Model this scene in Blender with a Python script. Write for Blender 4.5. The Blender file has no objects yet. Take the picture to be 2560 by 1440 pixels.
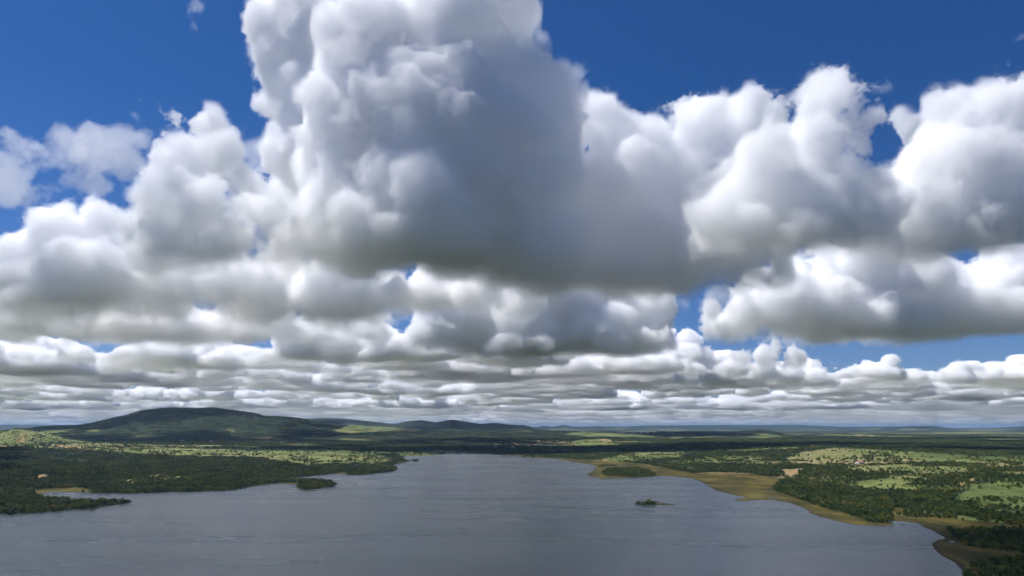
import bpy, bmesh, math, time, os
import numpy as np
from mathutils import Vector, Matrix

# ------------------------------------------------------------------ camera
sc = bpy.context.scene
CAM_H = 120.0                      # metres above the lake
PITCH = math.radians(11.6)
F = 1280 / math.tan(math.radians(36.87))   # focal length in photograph pixels
cam_data = bpy.data.cameras.new('camera')
cam = bpy.data.objects.new('camera', cam_data)
sc.collection.objects.link(cam)
cam.location = (0, 0, CAM_H)
cam.rotation_euler = (math.radians(90) + PITCH, 0, 0)
cam_data.sensor_width = 36
cam_data.lens = 24
cam_data.clip_start = 1
cam_data.clip_end = 400000
sc.camera = cam

# ------------------------------------------------------------------ sky and sun
SUN_EL, SUN_AZ = math.radians(62), math.radians(-72)
world = bpy.data.worlds.new("World")
sc.world = world
world.use_nodes = True
wt = world.node_tree
bg = wt.nodes['Background']
sky = wt.nodes.new('ShaderNodeTexSky')
sky.sky_type = 'NISHITA'
sky.sun_disc = False
sky.sun_elevation = SUN_EL
sky.sun_rotation = SUN_AZ
sky.air_density = 1.0
sky.dust_density = 0.2
sky.ozone_density = 4.0
hs = wt.nodes.new('ShaderNodeHueSaturation')
hs.inputs['Saturation'].default_value = 1.12
tint = wt.nodes.new('ShaderNodeMix'); tint.data_type = 'RGBA'; tint.blend_type = 'MULTIPLY'
tint.inputs['Factor'].default_value = 1.0
dirn = wt.nodes.new('ShaderNodeTexCoord')
sepd = wt.nodes.new('ShaderNodeSeparateXYZ')
wt.links.new(dirn.outputs['Generated'], sepd.inputs[0])
clear = wt.nodes.new('ShaderNodeValToRGB')            # the air grows clearer and deeper blue with height
clear.color_ramp.elements[0].position = 0.02
clear.color_ramp.elements[0].color = (0.70, 0.82, 1.22, 1)
clear.color_ramp.elements[1].position = 0.42
clear.color_ramp.elements[1].color = (0.36, 0.69, 1.08, 1)
wt.links.new(sepd.outputs[2], clear.inputs[0])
wt.links.new(clear.outputs[0], tint.inputs['B'])
wt.links.new(sky.outputs[0], hs.inputs['Color'])
wt.links.new(hs.outputs[0], tint.inputs['A'])
wt.links.new(tint.outputs['Result'], bg.inputs[0])
bg.inputs[1].default_value = 0.06
sun_data = bpy.data.lights.new('sun', 'SUN')
sun_data.energy = 5.0
sun_data.angle = math.radians(0.5)
sun_data.color = (1.0, 0.975, 0.95)
sun = bpy.data.objects.new('sun', sun_data)
sc.collection.objects.link(sun)
sun_dir = Vector((math.sin(SUN_AZ) * math.cos(SUN_EL), math.cos(SUN_AZ) * math.cos(SUN_EL), math.sin(SUN_EL)))
sun.rotation_euler = sun_dir.to_track_quat('Z', 'Y').to_euler()
sc.view_settings.view_transform = 'Standard'
sc.view_settings.look = 'None'
sc.view_settings.gamma = 1
sc.view_settings.exposure = 0.24
cy = sc.cycles
cy.max_bounces = 34
cy.volume_bounces = 30
cy.transparent_max_bounces = 16
cy.diffuse_bounces = 3
cy.glossy_bounces = 3
cy.use_denoising = True
cy.use_adaptive_sampling = True
cy.adaptive_threshold = 0.08
cy.adaptive_min_samples = 16
cy.volume_step_rate = 1.0
cy.volume_max_steps = 1024

def point(px, py, Y):
    """World point that lies at forward distance Y on the line of sight of photograph pixel (px, py)."""
    a = math.atan((720 - py) / F) + PITCH
    H = Y * math.tan(a)
    zc = Y * math.cos(PITCH) + H * math.sin(PITCH)
    return np.array(((px - 1280) / F * zc, Y, CAM_H + H)), zc / F
def pixel(X, Y, Z):
    H = Z - CAM_H
    zc = Y * math.cos(PITCH) + H * math.sin(PITCH)
    zc = np.where(zc > 1, zc, 1)
    return 1280 + F * X / zc, 720 - F * (H * math.cos(PITCH) - Y * math.sin(PITCH)) / zc
# ------------------------------------------------------------------ helpers
def material(name):
    m = bpy.data.materials.new(name)
    m.use_nodes = True
    return m, m.node_tree, m.node_tree.nodes['Principled BSDF']
def ramp_node(t, stops):
    r = t.nodes.new('ShaderNodeValToRGB')
    e = r.color_ramp.elements
    e[0].position, e[0].color = stops[0][0], (*stops[0][1], 1)
    e[1].position, e[1].color = stops[-1][0], (*stops[-1][1], 1)
    for p, c in stops[1:-1]:
        k = e.new(p); k.color = (*c, 1)
    return r
def noise_node(t, scale, detail=4, rough=.55, vec=None, stretch=None):
    n = t.nodes.new('ShaderNodeTexNoise')
    n.inputs['Scale'].default_value = scale
    n.inputs['Detail'].default_value = detail
    n.inputs['Roughness'].default_value = rough
    g = t.nodes.new('ShaderNodeNewGeometry')
    src = g.outputs['Position']
    if stretch:
        mp = t.nodes.new('ShaderNodeMapping'); mp.inputs['Scale'].default_value = stretch[:3]
        if len(stretch) > 3: mp.inputs['Rotation'].default_value = (0, 0, stretch[3])
        t.links.new(src, mp.inputs[0]); src = mp.outputs[0]
    t.links.new(src, n.inputs['Vector'])
    return n
def mixc(t, a, b, f, mode='MIX'):
    m = t.nodes.new('ShaderNodeMix'); m.data_type = 'RGBA'; m.blend_type = mode
    for s, v in ((m.inputs['A'], a), (m.inputs['B'], b)):
        if isinstance(v, tuple): s.default_value = (*v, 1)
        else: t.links.new(v, s)
    if isinstance(f, (int, float)): m.inputs['Factor'].default_value = f
    else: t.links.new(f, m.inputs['Factor'])
    return m.outputs['Result']
def link_mesh(name, verts, faces, mats=(), parent=None, smooth=False):
    me = bpy.data.meshes.new(name)
    me.from_pydata([tuple(v) for v in verts], [], faces)
    for m in mats: me.materials.append(m)
    if smooth: me.shade_smooth()
    o = bpy.data.objects.new(name, me)
    sc.collection.objects.link(o)
    o.parent = parent
    return o
def tag(o, label, cat, group=None):
    o['label'] = label; o['category'] = cat
    if group: o['group'] = group
    return o
def ground_at(px, py, z=0.0):
    """Where the sight line of a photograph pixel meets height z."""
    a = math.atan((720 - py) / F) + PITCH
    Y = (z - CAM_H) / math.tan(a)
    zc = Y * math.cos(PITCH) + (z - CAM_H) * math.sin(PITCH)
    return ((px - 1280) / F * zc, Y)
def value_noise(x, y, seed):
    i, j = np.floor(x).astype(np.int64), np.floor(y).astype(np.int64)
    fx, fy = x - i, y - j
    fx, fy = fx * fx * (3 - 2 * fx), fy * fy * (3 - 2 * fy)
    def h(a, b):
        v = (a * 374761393 + b * 668265263 + seed * 974634777) & 0xffffffff
        v = ((v ^ (v >> 13)) * 1274126177) & 0xffffffff
        return ((v ^ (v >> 16)) & 0xffff) / 65535.0
    return (h(i, j) * (1 - fx) + h(i + 1, j) * fx) * (1 - fy) + (h(i, j + 1) * (1 - fx) + h(i + 1, j + 1) * fx) * fy
def fbm(x, y, scale, octaves=4, seed=1, rough=.5):
    s, a, t = 0.0, 1.0, 0.0
    for k in range(octaves):
        s = s + a * value_noise(x / scale + 17.3 * k, y / scale - 9.1 * k, seed + k)
        t += a; a *= rough; scale /= 2.03
    return s / t - .5
def inside(poly, x, y):
    r = np.zeros(x.shape, bool)
    n = len(poly)
    for k in range(n):
        (x0, y0), (x1, y1) = poly[k], poly[(k + 1) % n]
        if y0 == y1: continue
        c = ((y0 > y) != (y1 > y))
        r ^= c & (x < (x1 - x0) * (y - y0) / (y1 - y0) + x0)
    return r
def edge_distance(poly, x, y):
    d = np.full(x.shape, 1e12)
    n = len(poly)
    for k in range(n):
        (x0, y0), (x1, y1) = poly[k], poly[(k + 1) % n]
        dx, dy = x1 - x0, y1 - y0
        L2 = dx * dx + dy * dy
        if L2 == 0: continue
        t = np.clip(((x - x0) * dx + (y - y0) * dy) / L2, 0, 1)
        d = np.minimum(d, (x - x0 - t * dx) ** 2 + (y - y0 - t * dy) ** 2)
    return np.sqrt(d)
def smooth(x, a, b):
    t = np.clip((x - a) / (b - a), 0, 1)
    return t * t * (3 - 2 * t)

# ------------------------------------------------------------------ the lake's shore, surveyed from the photograph onto the water level
SHORE = [(2700,1800),(2440,1500),(2405,1440),(2400,1420),(2390,1408),(2365,1395),(2345,1381),(2332,1366),(2330,1358),(2345,1350),(2366,1347),(2352,1338),(2330,1326),(2312,1318),
 (2298,1309),(2262,1303),(2232,1303),(2222,1306),(2240,1309),(2205,1316),(2170,1315),(2130,1311),(2080,1300),(2040,1288),(2018,1281),(2030,1279),(2005,1268),(1975,1257),(1945,1252),(1900,1250),
 (1872,1251),(1833,1249),(1866,1244),(1830,1236),(1790,1226),(1765,1212),(1745,1200),(1728,1196),(1700,1192),(1660,1190),(1640,1190),(1600,1194),(1540,1196),(1500,1195),(1478,1192),(1468,1186),
 (1475,1181),(1489,1174),(1484,1169),(1490,1165),(1470,1160),(1440,1156),(1400,1149),(1370,1146),(1330,1144),(1290,1143),(1252,1142.5),(1262,1141),(1300,1141.5),(1292,1139.5),(1270,1138),(1248,1136.5),
 (1220,1135),(1180,1134),(1130,1134),(1100,1136),(1060,1139),(1020,1140),(985,1143),(1010,1145),(1000,1148),(1018,1151),(1021,1153),(1010,1156),(985,1163),(976,1164),
 (992,1169),(998,1171),(986,1177),(950,1183),(905,1188),(870,1187),(857,1184.5),(830,1184),(805,1187),(770,1191),(740,1192.5),(722,1194),(724,1197),(745,1198),(790,1199),(820,1201),
 (838,1206),(848,1209.5),(830,1217),(795,1222),(760,1226),(746,1222),(738,1216),(742,1211),(700,1209.5),(655,1213),(622,1217),(600,1223),(560,1227),(500,1229.5),(440,1230),
 (380,1232),(330,1234.5),(290,1234),(230,1233),(190,1231),(150,1229.5),(115,1231),(84,1237),(110,1244),(150,1248),(200,1250.5),(250,1252.5),(290,1253.5),(322,1253.5),(333,1255),(310,1259),
 (262,1266),(200,1273),(130,1280),(60,1285),(0,1287),(-200,1292),(-500,1300),(-700,1350),(-700,1800)]
ISLETS = [[(1579,1260.5),(1592,1258.5),(1604,1256.5),(1625,1256),(1650,1257),(1672,1259.5),(1692,1262),(1680,1263.2),(1650,1263),(1620,1262),(1598,1261.5)],
          [(1601,1264.2),(1613,1264),(1615,1265.6),(1603,1265.8)],
          [(1030,1152.4),(1040,1151.2),(1049,1152.3),(1041,1153.4)],
          [(192,1273),(218,1269.5),(256,1270),(250,1272),(226,1275),(200,1275)],
          [(1496,1194.5),(1525,1195),(1530,1197),(1500,1198)],
          [(2204,1311.5),(2238,1312),(2234,1315),(2206,1315.5)],[(2252,1310),(2264,1310),(2262,1312.4),(2254,1312.4)],
          [(1834,1250),(1870,1248),(1880,1252),(1846,1252.5)]]
POOLS = [[(2289,1290),(2322,1289.5),(2322,1292),(2292,1292.5)],[(1920,1242.6),(1938,1242.3),(1938,1244.2),(1922,1244.4)],[(2368,1353),(2386,1352),(2386,1355.5),(2371,1356)],
         [(1905,1250.3),(1945,1249.8),(1945,1251.2),(1908,1251.6)],[(1110,1132),(1160,1131.4),(1165,1132.8),(1115,1133.4)],[(2395,1331),(2412,1333),(2426,1339),(2418,1338)],
         [(668,1208),(700,1207),(700,1208.6),(670,1209)]]
def to_ground(poly, z=0.0):
    return [ground_at(px, py, z) for px, py in poly]
LAKE = to_ground(SHORE[1:-1])
LAKE = [(900.0, -3000.0)] + [(LAKE[0][0] + 60, 300.0)] + LAKE + [(-2600.0, 900.0), (-2600.0, -3000.0)]
ISLET_GROUND = [to_ground(p) for p in ISLETS]
POOL_GROUND = [to_ground(p) for p in POOLS]
def shore_distance(x, y):
    """Metres from the waterline: positive on land."""
    near = (x > -4000) & (x < 4000) & (y < 5200)
    s = np.full(x.shape, 3000.0)
    xs, ys = x[near], y[near]
    wob = 2.2
    xw = xs + fbm(xs, ys, 26, 3, 5) * 2 * wob * np.clip(ys / 800, .6, 3)
    yw = ys + fbm(xs, ys, 26, 3, 9) * 4 * wob * np.clip(ys / 800, .6, 3)
    d = edge_distance(LAKE, xw, yw)
    d = np.where(inside(LAKE, xw, yw), -d, d)
    for p in ISLET_GROUND:
        di = edge_distance(p, xs, ys)
        d = np.maximum(d, np.where(inside(p, xs, ys), di, -di))
    for p in POOL_GROUND:
        di = edge_distance(p, xs, ys)
        d = np.minimum(d, np.where(inside(p, xs, ys), -di - .5, di))
    s[near] = np.minimum(d, 3000)
    return s

# ------------------------------------------------------------------ ground height
def ridge(x, y, line, dist, front, back, wob=.12, seed=3, base=0.0):
    """A hill whose skyline, seen from the lake, runs along the photograph's polyline."""
    P = np.array([(*point(px, py, dist)[0],) for px, py in line])
    u = P[:, 0] / dist
    crest = np.interp(x / y, u, P[:, 2], left=0, right=0) - base
    crest = np.maximum(crest, 0) * (1 + 0.0)
    yy = dist * (1 + wob * fbm(x, y * 0 + 3.3, dist * .25, 3, seed))
    q = (y - yy)
    w = np.where(q < 0, np.exp(-(q / front) ** 2), np.exp(-(q / back) ** 2))
    spur = 1 + .35 * fbm(x, y, dist * .10, 5, seed + 7, .55) * (1 - w)
    return crest * w * spur * np.where(q < 0, 1, np.clip(yy / y, .0, 1))
RIDGES = [
 (dict(dist=6600, front=1150, back=1500, seed=3), [(-900,1075),(-400,1068),(-100,1078),(60,1076),(100,1068),(150,1065),(200,1063.5),(250,1055),(290,1046),(330,1036),(360,1028),(400,1022),(440,1020),(480,1020),(520,1018),(560,1022),(600,1027),(640,1035),(655,1040),(700,1041),(740,1045),(780,1055),(810,1060),(860,1066),(920,1076),(1000,1090)]),
 (dict(dist=4400, front=420, back=700, seed=11), [(-500,1060),(-200,1066),(-60,1086),(0,1081),(40,1072.5),(70,1075),(92,1080),(130,1087),(170,1099),(260,1110),(330,1116),(400,1122)]),
 (dict(dist=13500, front=2600, back=3000, seed=21), [(650,1070),(770,1048.5),(800,1047),(850,1047),(900,1052),(960,1058),(985,1061),(1020,1054),(1055,1051),(1090,1057),(1130,1049),(1170,1055),(1200,1060),(1240,1057),(1280,1062),(1310,1063),(1350,1073),(1400,1079)]),
 (dict(dist=32000, front=3500, back=4000, seed=31), [(-900,1060),(600,1064),(1340,1068),(1360,1064),(1380,1067),(1410,1062),(1430,1067),(1500,1066),(1560,1067),(1620,1064),(1700,1064),(1780,1063),(1900,1063),(1980,1062),(2030,1064),(2100,1067),(2180,1067),(2260,1066),(2330,1065),(2360,1069),(2400,1071),(2480,1070),(2530,1068),(2560,1065),(2900,1064),(3300,1068)]),
 (dict(dist=26000, front=1500, back=1800, seed=33), [(2180,1076),(2260,1067),(2300,1066),(2340,1065),(2380,1074),(2480,1073),(2540,1068),(2600,1062),(2700,1072)]),
 (dict(dist=8600, front=600, back=900, seed=41), [(1500,1090),(1560,1084),(1640,1080.5),(1700,1079.5),(1800,1079.5),(1850,1079),(1890,1075),(1918,1076),(1945,1083),(1970,1090),(2050,1097)]),
 (dict(dist=7400, front=700, back=900, seed=51), [(760,1100),(820,1090),(900,1082),(960,1078.5),(1080,1078),(1180,1080),(1280,1081),(1380,1079),(1450,1080),(1520,1083),(1600,1088),(1700,1096)]),
 (dict(dist=5600, front=350, back=500, seed=57), [(600,1112),(700,1098),(800,1092),(860,1088),(960,1092),(1100,1098),(1250,1101),(1350,1107),(1420,1113)]),
 (dict(dist=9800, front=600, back=700, seed=61), [(780,1075),(840,1066),(900,1066),(950,1070),(1000,1074),(1060,1078),(1150,1080)]),
 (dict(dist=5200, front=400, back=600, seed=71), [(1960,1112),(2060,1102),(2130,1097),(2200,1099),(2300,1104),(2420,1107),(2560,1112),(2800,1110)]),
 (dict(dist=3000, front=420, back=500, seed=81), [(1700,1140),(1900,1130),(2000,1122),(2080,1119),(2200,1124),(2300,1128),(2450,1134),(2560,1139),(2900,1135)]),
 (dict(dist=2250, front=300, back=350, seed=83), [(2250,1200),(2400,1172),(2480,1164),(2560,1160),(2900,1150)]),
 (dict(dist=1500, front=260, back=300, seed=85), [(2300,1250),(2420,1205),(2500,1188),(2560,1183),(2900,1165)]),
 (dict(dist=3300, front=300, back=400, seed=91), [(-500,1120),(0,1121),(100,1124),(300,1134),(420,1138),(620,1141),(760,1146),(900,1150)]),
]
def height(x, y, s=None):
    if s is None: s = shore_distance(x, y)
    land = np.clip(s, 0, None)
    z = 0.25 + .012 * np.minimum(land, 60) + .03 * np.clip(land - 50, 0, 350) + .012 * np.clip(land - 400, 0, 1600)
    rough = smooth(land, 20, 500)
    z += rough * (fbm(x, y, 420, 4, 201) * 14 + fbm(x, y, 1500, 3, 205) * 16) + smooth(land, 8, 90) * fbm(x, y, 60, 3, 207) * 3
    z += smooth(land, 1500, 5000) * fbm(x, y, 2600, 4, 211) * 34
    z = np.maximum(z, .25 + .01 * np.minimum(land, 60))
    for kw, line in RIDGES:
        r = ridge(x, y, line, **kw)
        z = np.maximum(z, 0) + 0
        z = np.sqrt(z * z + r * r) if kw['dist'] < 3500 else np.maximum(z, r) + .12 * np.minimum(z, r)
    z = np.where(s < 0, np.maximum(s * .12, -3.0) - .15, np.where(s < 60, np.minimum(z, .15 + .05 * s), z))
    return z

NX, NY = 1300, 900
uu = np.linspace(-1.2, 1.2, NX)
yy = np.concatenate([np.geomspace(330, 90000, NY)])
GX = uu[None, :] * yy[:, None]
GY = np.repeat(yy[:, None], NX, 1)
S_ = shore_distance(GX, GY)
GZ = height(GX, GY, S_)
PX, PY = pixel(GX, GY, GZ)

# ------------------------------------------------------------------ what grows where (land cover)
WX = PX + 22 * fbm(GX, GY, 150, 5, 301, .65) * np.clip(1500 / GY, .4, 2) * 2
WY = PY + 9 * fbm(GX, GY, 150, 5, 303, .65) * np.clip(1500 / GY, .3, 2)
PASTURE = [
 [(-400,1098),(0,1102),(60,1100),(130,1088),(260,1104),(420,1112),(560,1112),(700,1118),(830,1124),(960,1128),(1010,1134),(900,1136),(700,1141),(620,1142),(440,1140),(300,1131),(150,1122),(0,1116),(-400,1116)],
 [(-400,1060),(0,1079),(40,1071),(92,1078),(130,1086),(260,1108),(200,1112),(0,1102),(-400,1100)],
 [(620,1141),(820,1131),(900,1128),(960,1138),(990,1150),(930,1158),(860,1158),(760,1160),(700,1152)],
 [(280,1209),(330,1198),(400,1187),(450,1183),(560,1184),(480,1190),(440,1200),(370,1204),(300,1212)],
 [(1985,1134),(2080,1118),(2250,1128),(2420,1138),(2560,1144),(2800,1150),(2800,1185),(2560,1190),(2480,1182),(2330,1170),(2240,1182),(2150,1178),(2080,1166),(2010,1160),(1960,1152)],
 [(1470,1152),(1560,1136),(1640,1124),(1720,1124),(1700,1142),(1600,1150),(1540,1156)],
 [(1780,1119),(1950,1114),(2000,1119),(1880,1127),(1790,1127)],
 [(1420,1106),(1475,1097),(1500,1095),(1540,1104),(1640,1102),(1640,1106),(1500,1107)],
 [(1360,1104),(1500,1106),(1560,1108),(1540,1114),(1380,1116),(1250,1112)],
 [(1090,1100),(1230,1105),(1260,1112),(1150,1110),(1060,1106)],
 [(980,1130),(1080,1127),(1180,1128),(1240,1131),(1240,1137),(1000,1141)],
 [(870,1062),(960,1068),(1060,1074),(1040,1080),(960,1078),(860,1084),(820,1080),(850,1072)],
 [(2390,1250),(2440,1216),(2560,1184),(2900,1170),(2900,1330),(2560,1296),(2470,1278)],
 [(2140,1206),(2180,1196),(2270,1190),(2340,1198),(2350,1210),(2290,1222),(2180,1222)],
 [(2230,1292),(2270,1270),(2340,1284),(2450,1298),(2560,1306),(2560,1312),(2300,1294)],
 [(1650,1092),(1740,1088),(1740,1094),(1660,1098)],[(1960,1083),(2080,1081),(2080,1084),(1970,1086)],
 [(600,1105),(660,1094),(720,1098),(760,1104),(700,1108)],[(660,1112),(760,1108),(830,1112),(760,1116)],
 [(1860,1090),(1905,1083),(1950,1088),(1960,1092),(1880,1096)],
 [(2360,1080),(2560,1079),(2800,1079),(2800,1084),(2400,1084)],
]
SOIL = [
 [(56,1082),(66,1082),(60,1094),(66,1104),(34,1106),(44,1098),(52,1092)],[(128,1110),(165,1112),(225,1118),(222,1124),(150,1118)],
 [(-60,1113),(22,1113),(20,1117),(-60,1118)],[(84,1188),(104,1185),(114,1190),(100,1196),(82,1194)],[(-60,1246),(4,1247),(8,1254),(-60,1256)],
 [(1955,1174),(2008,1172),(2014,1186),(1985,1192),(1945,1198),(1940,1192),(1960,1186)],[(1740,1183),(1800,1181),(1880,1183),(1880,1185),(1760,1186)],
 [(1480,1150),(1520,1148),(1520,1154),(1470,1156)],[(2440,1160),(2500,1162),(2560,1166),(2500,1166)],
 [(2395,1210),(2402,1206),(2450,1188),(2455,1189),(2408,1209),(2396,1216)],[(1500,1097),(1520,1098),(1538,1104),(1505,1104)],
 [(300,1112),(345,1114),(340,1118),(300,1116)],[(600,1170),(625,1171),(612,1175)],[(690,1170),(745,1166),(735,1170)],[(1180,1100),(1200,1102),(1195,1105)],
 [(640,1096),(680,1092),(680,1096)],
]
MARSH = [
 [(1240,1139),(1300,1138),(1400,1145),(1480,1150),(1600,1158),(1740,1183),(1880,1184),(1965,1196),(1945,1206),(1930,1222),(1990,1246),(2040,1262),(2100,1281),(2180,1300),(2225,1290),(2236,1268),(2290,1274),
  (2330,1289),(2450,1304),(2560,1314),(2900,1340),(2900,1520),(2440,1520),(2300,1440),(2200,1400),(1800,1300),(1400,1200),(1240,1150)],
 [(80,1226),(110,1221),(190,1218),(215,1222),(235,1231),(150,1234),(90,1240)],[(835,1186),(842,1181),(868,1182),(868,1188)],
 [(640,1213),(700,1207),(745,1206),(760,1214),(700,1212),(650,1216)],
]
def covers(polys, x=None, y=None):
    r = np.zeros(WX.shape, bool)
    for p in polys: r |= inside(p, WX if x is None else x, WY if y is None else y)
    return r
pasture = covers(PASTURE).astype(float)
soil = covers(SOIL, PX + (WX - PX) * .9, PY + (WY - PY) * .8).astype(float)
marsh = (covers(MARSH, PX + (WX - PX) * .3, PY + (WY - PY) * .3) & (GY < 3600)).astype(float)
patch = smooth(fbm(GX, GY, 900, 4, 401), .05, .10) * smooth(GY, 3800, 5000)
pasture = np.maximum(pasture, patch * (GZ < 110))
open_ = [(1680,1150),(1760,1140),(1990,1128),(2560,1138),(2900,1140),(2900,1230),(2440,1222),(2250,1226),(2080,1208),(1860,1184),(1740,1180)]
pasture = np.maximum(pasture, .75 * inside(open_, WX, WY) * smooth(fbm(GX, GY, 200, 4, 411), -.10, .06))
rimmed = (1 - smooth(S_ + 3 * fbm(GX, GY, 30, 3, 77), 1.5, 6.0)) * .8
def blur(a):
    b = a.copy()
    b[1:-1, 1:-1] = (a[1:-1, 1:-1] * 2 + a[:-2, 1:-1] + a[2:, 1:-1] + a[1:-1, :-2] + a[1:-1, 2:]) / 6
    return b
pasture, soil, marsh = blur(pasture), blur(blur(soil)), blur(marsh)

me = bpy.data.meshes.new('ground')
nv, nf = NX * NY, (NX - 1) * (NY - 1)
me.vertices.add(nv)
me.vertices.foreach_set('co', np.stack([GX, GY, GZ], -1).astype(np.float32).ravel())
idx = np.arange(nv).reshape(NY, NX)
quads = np.stack([idx[:-1, :-1], idx[:-1, 1:], idx[1:, 1:], idx[1:, :-1]], -1).reshape(-1, 4)
me.loops.add(nf * 4); me.loops.foreach_set('vertex_index', quads.ravel().astype(np.int32))
me.polygons.add(nf); me.polygons.foreach_set('loop_start', np.arange(nf, dtype=np.int32) * 4)
me.polygons.foreach_set('use_smooth', np.ones(nf, bool))
me.update()
cover = me.color_attributes.new('cover', 'FLOAT_COLOR', 'POINT')
cover.data.foreach_set('color', np.stack([pasture, soil, marsh, np.maximum(rimmed, 0)], -1).astype(np.float32).ravel())
ground = bpy.data.objects.new('ground', me)
sc.collection.objects.link(ground)
ground['kind'] = 'structure'

gm, t, b = material('land')
at = t.nodes.new('ShaderNodeAttribute'); at.attribute_name = 'cover'
sp = t.nodes.new('ShaderNodeSeparateColor'); t.links.new(at.outputs['Color'], sp.inputs[0])
nb = noise_node(t, 1 / 140, 6, .62); nm = noise_node(t, 1 / 26, 5, .65); nf_ = noise_node(t, 1 / 700, 5, .6)
scrub = ramp_node(t, [(.36, (.010, .020, .010)), (.5, (.020, .036, .015)), (.62, (.042, .056, .024))])
t.links.new(nb.outputs['Fac'], scrub.inputs[0])
scrub2 = mixc(t, scrub.outputs[0], (.006, .013, .006), nm.outputs['Fac'])
grass = ramp_node(t, [(.36, (.085, .115, .034)), (.5, (.165, .182, .060)), (.62, (.250, .215, .100))])
t.links.new(nf_.outputs['Fac'], grass.inputs[0])
tuft = ramp_node(t, [(.40, (.28, .36, .24)), (.55, (1, 1, 1))]); t.links.new(nm.outputs['Fac'], tuft.inputs[0])
grass2 = mixc(t, grass.outputs[0], tuft.outputs[0], .75, 'MULTIPLY')
bare = ramp_node(t, [(.38, (.17, .13, .06)), (.6, (.32, .22, .11))]); t.links.new(nm.outputs['Fac'], bare.inputs[0])
mn = noise_node(t, 1 / 60, 8, .72, stretch=(1, .45, 1))
reed = ramp_node(t, [(.34, (.018, .020, .007)), (.45, (.040, .036, .010)), (.53, (.066, .056, .014)), (.60, (.108, .084, .020)), (.67, (.070, .086, .026))])
t.links.new(mn.outputs['Fac'], reed.inputs[0])
c = mixc(t, scrub2, grass2, sp.outputs[0])
c = mixc(t, c, bare.outputs[0], sp.outputs[1])
c = mixc(t, c, reed.outputs[0], sp.outputs[2])
c = mixc(t, c, (.030, .026, .018), at.outputs['Alpha'])
t.links.new(c, b.inputs['Base Color'])
b.inputs['Roughness'].default_value = .95
b.inputs['Specular IOR Level'].default_value = .1
bp = t.nodes.new('ShaderNodeBump'); bp.inputs['Strength'].default_value = .6; bp.inputs['Distance'].default_value = 5
t.links.new(nm.outputs['Fac'], bp.inputs['Height']); t.links.new(bp.outputs[0], b.inputs['Normal'])
me.materials.append(gm)

# ------------------------------------------------------------------ water
wm, t, b = material('lake_water')
b.inputs['Base Color'].default_value = (.020, .029, .036, 1)
b.inputs['IOR'].default_value = 1.33
b.inputs['Roughness'].default_value = .26
r1 = noise_node(t, 1 / 2.2, 3, .6, stretch=(.55, 1.5, 1, .35)); r2 = noise_node(t, 1 / 9.0, 3, .6, stretch=(.4, 1.4, 1, .35))
gust = noise_node(t, 1 / 260, 4, .6, stretch=(.35, 1.2, 1, .2))
ad = t.nodes.new('ShaderNodeMath'); ad.operation = 'MULTIPLY_ADD'; ad.inputs[1].default_value = .35
t.links.new(r1.outputs['Fac'], ad.inputs[0]); t.links.new(r2.outputs['Fac'], ad.inputs[2])
bp = t.nodes.new('ShaderNodeBump'); bp.inputs['Distance'].default_value = 1.6
st = t.nodes.new('ShaderNodeMapRange'); st.inputs['From Min'].default_value = .35; st.inputs['From Max'].default_value = .65
st.inputs['To Min'].default_value = .25; st.inputs['To Max'].default_value = .6
t.links.new(gust.outputs['Fac'], st.inputs['Value']); t.links.new(st.outputs[0], bp.inputs['Strength'])
rr = t.nodes.new('ShaderNodeMapRange'); rr.inputs['From Min'].default_value = .38; rr.inputs['From Max'].default_value = .62
rr.inputs['To Min'].default_value = .23; rr.inputs['To Max'].default_value = .28
lane = noise_node(t, 1 / 120, 5, .62, stretch=(.18, 1.5, 1, .12)); t.links.new(lane.outputs['Fac'], rr.inputs['Value']); t.links.new(rr.outputs[0], b.inputs['Roughness'])
t.links.new(ad.outputs[0], bp.inputs['Height']); t.links.new(bp.outputs[0], b.inputs['Normal'])
w = link_mesh('lake_water', [(-6000, -4000, 0), (6000, -4000, 0), (6000, 7000, 0), (-6000, 7000, 0)], [(0, 1, 2, 3)], [wm])
w['kind'] = 'structure'
# ------------------------------------------------------------------ clouds: real volumes of air-borne water
BASE = CAM_H + 900.0
rng = np.random.default_rng(11)
def puffs(c, r, level, out, kids=(20, 12), up=0.75, size=(.28, .55), flat=1.0):
    out.append((c[0], c[1], c[2], r))
    if level == 0:
        return
    for _ in range(kids[0]):
        u = rng.normal(size=3)
        if rng.random() < up:
            u[2] = abs(u[2])
        u /= np.linalg.norm(u)
        u[2] *= flat
        rr = r * rng.uniform(*size)
        puffs(c + u * r * rng.uniform(.62, .95), rr, level - 1, out, kids[1:], up, size, flat)

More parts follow.
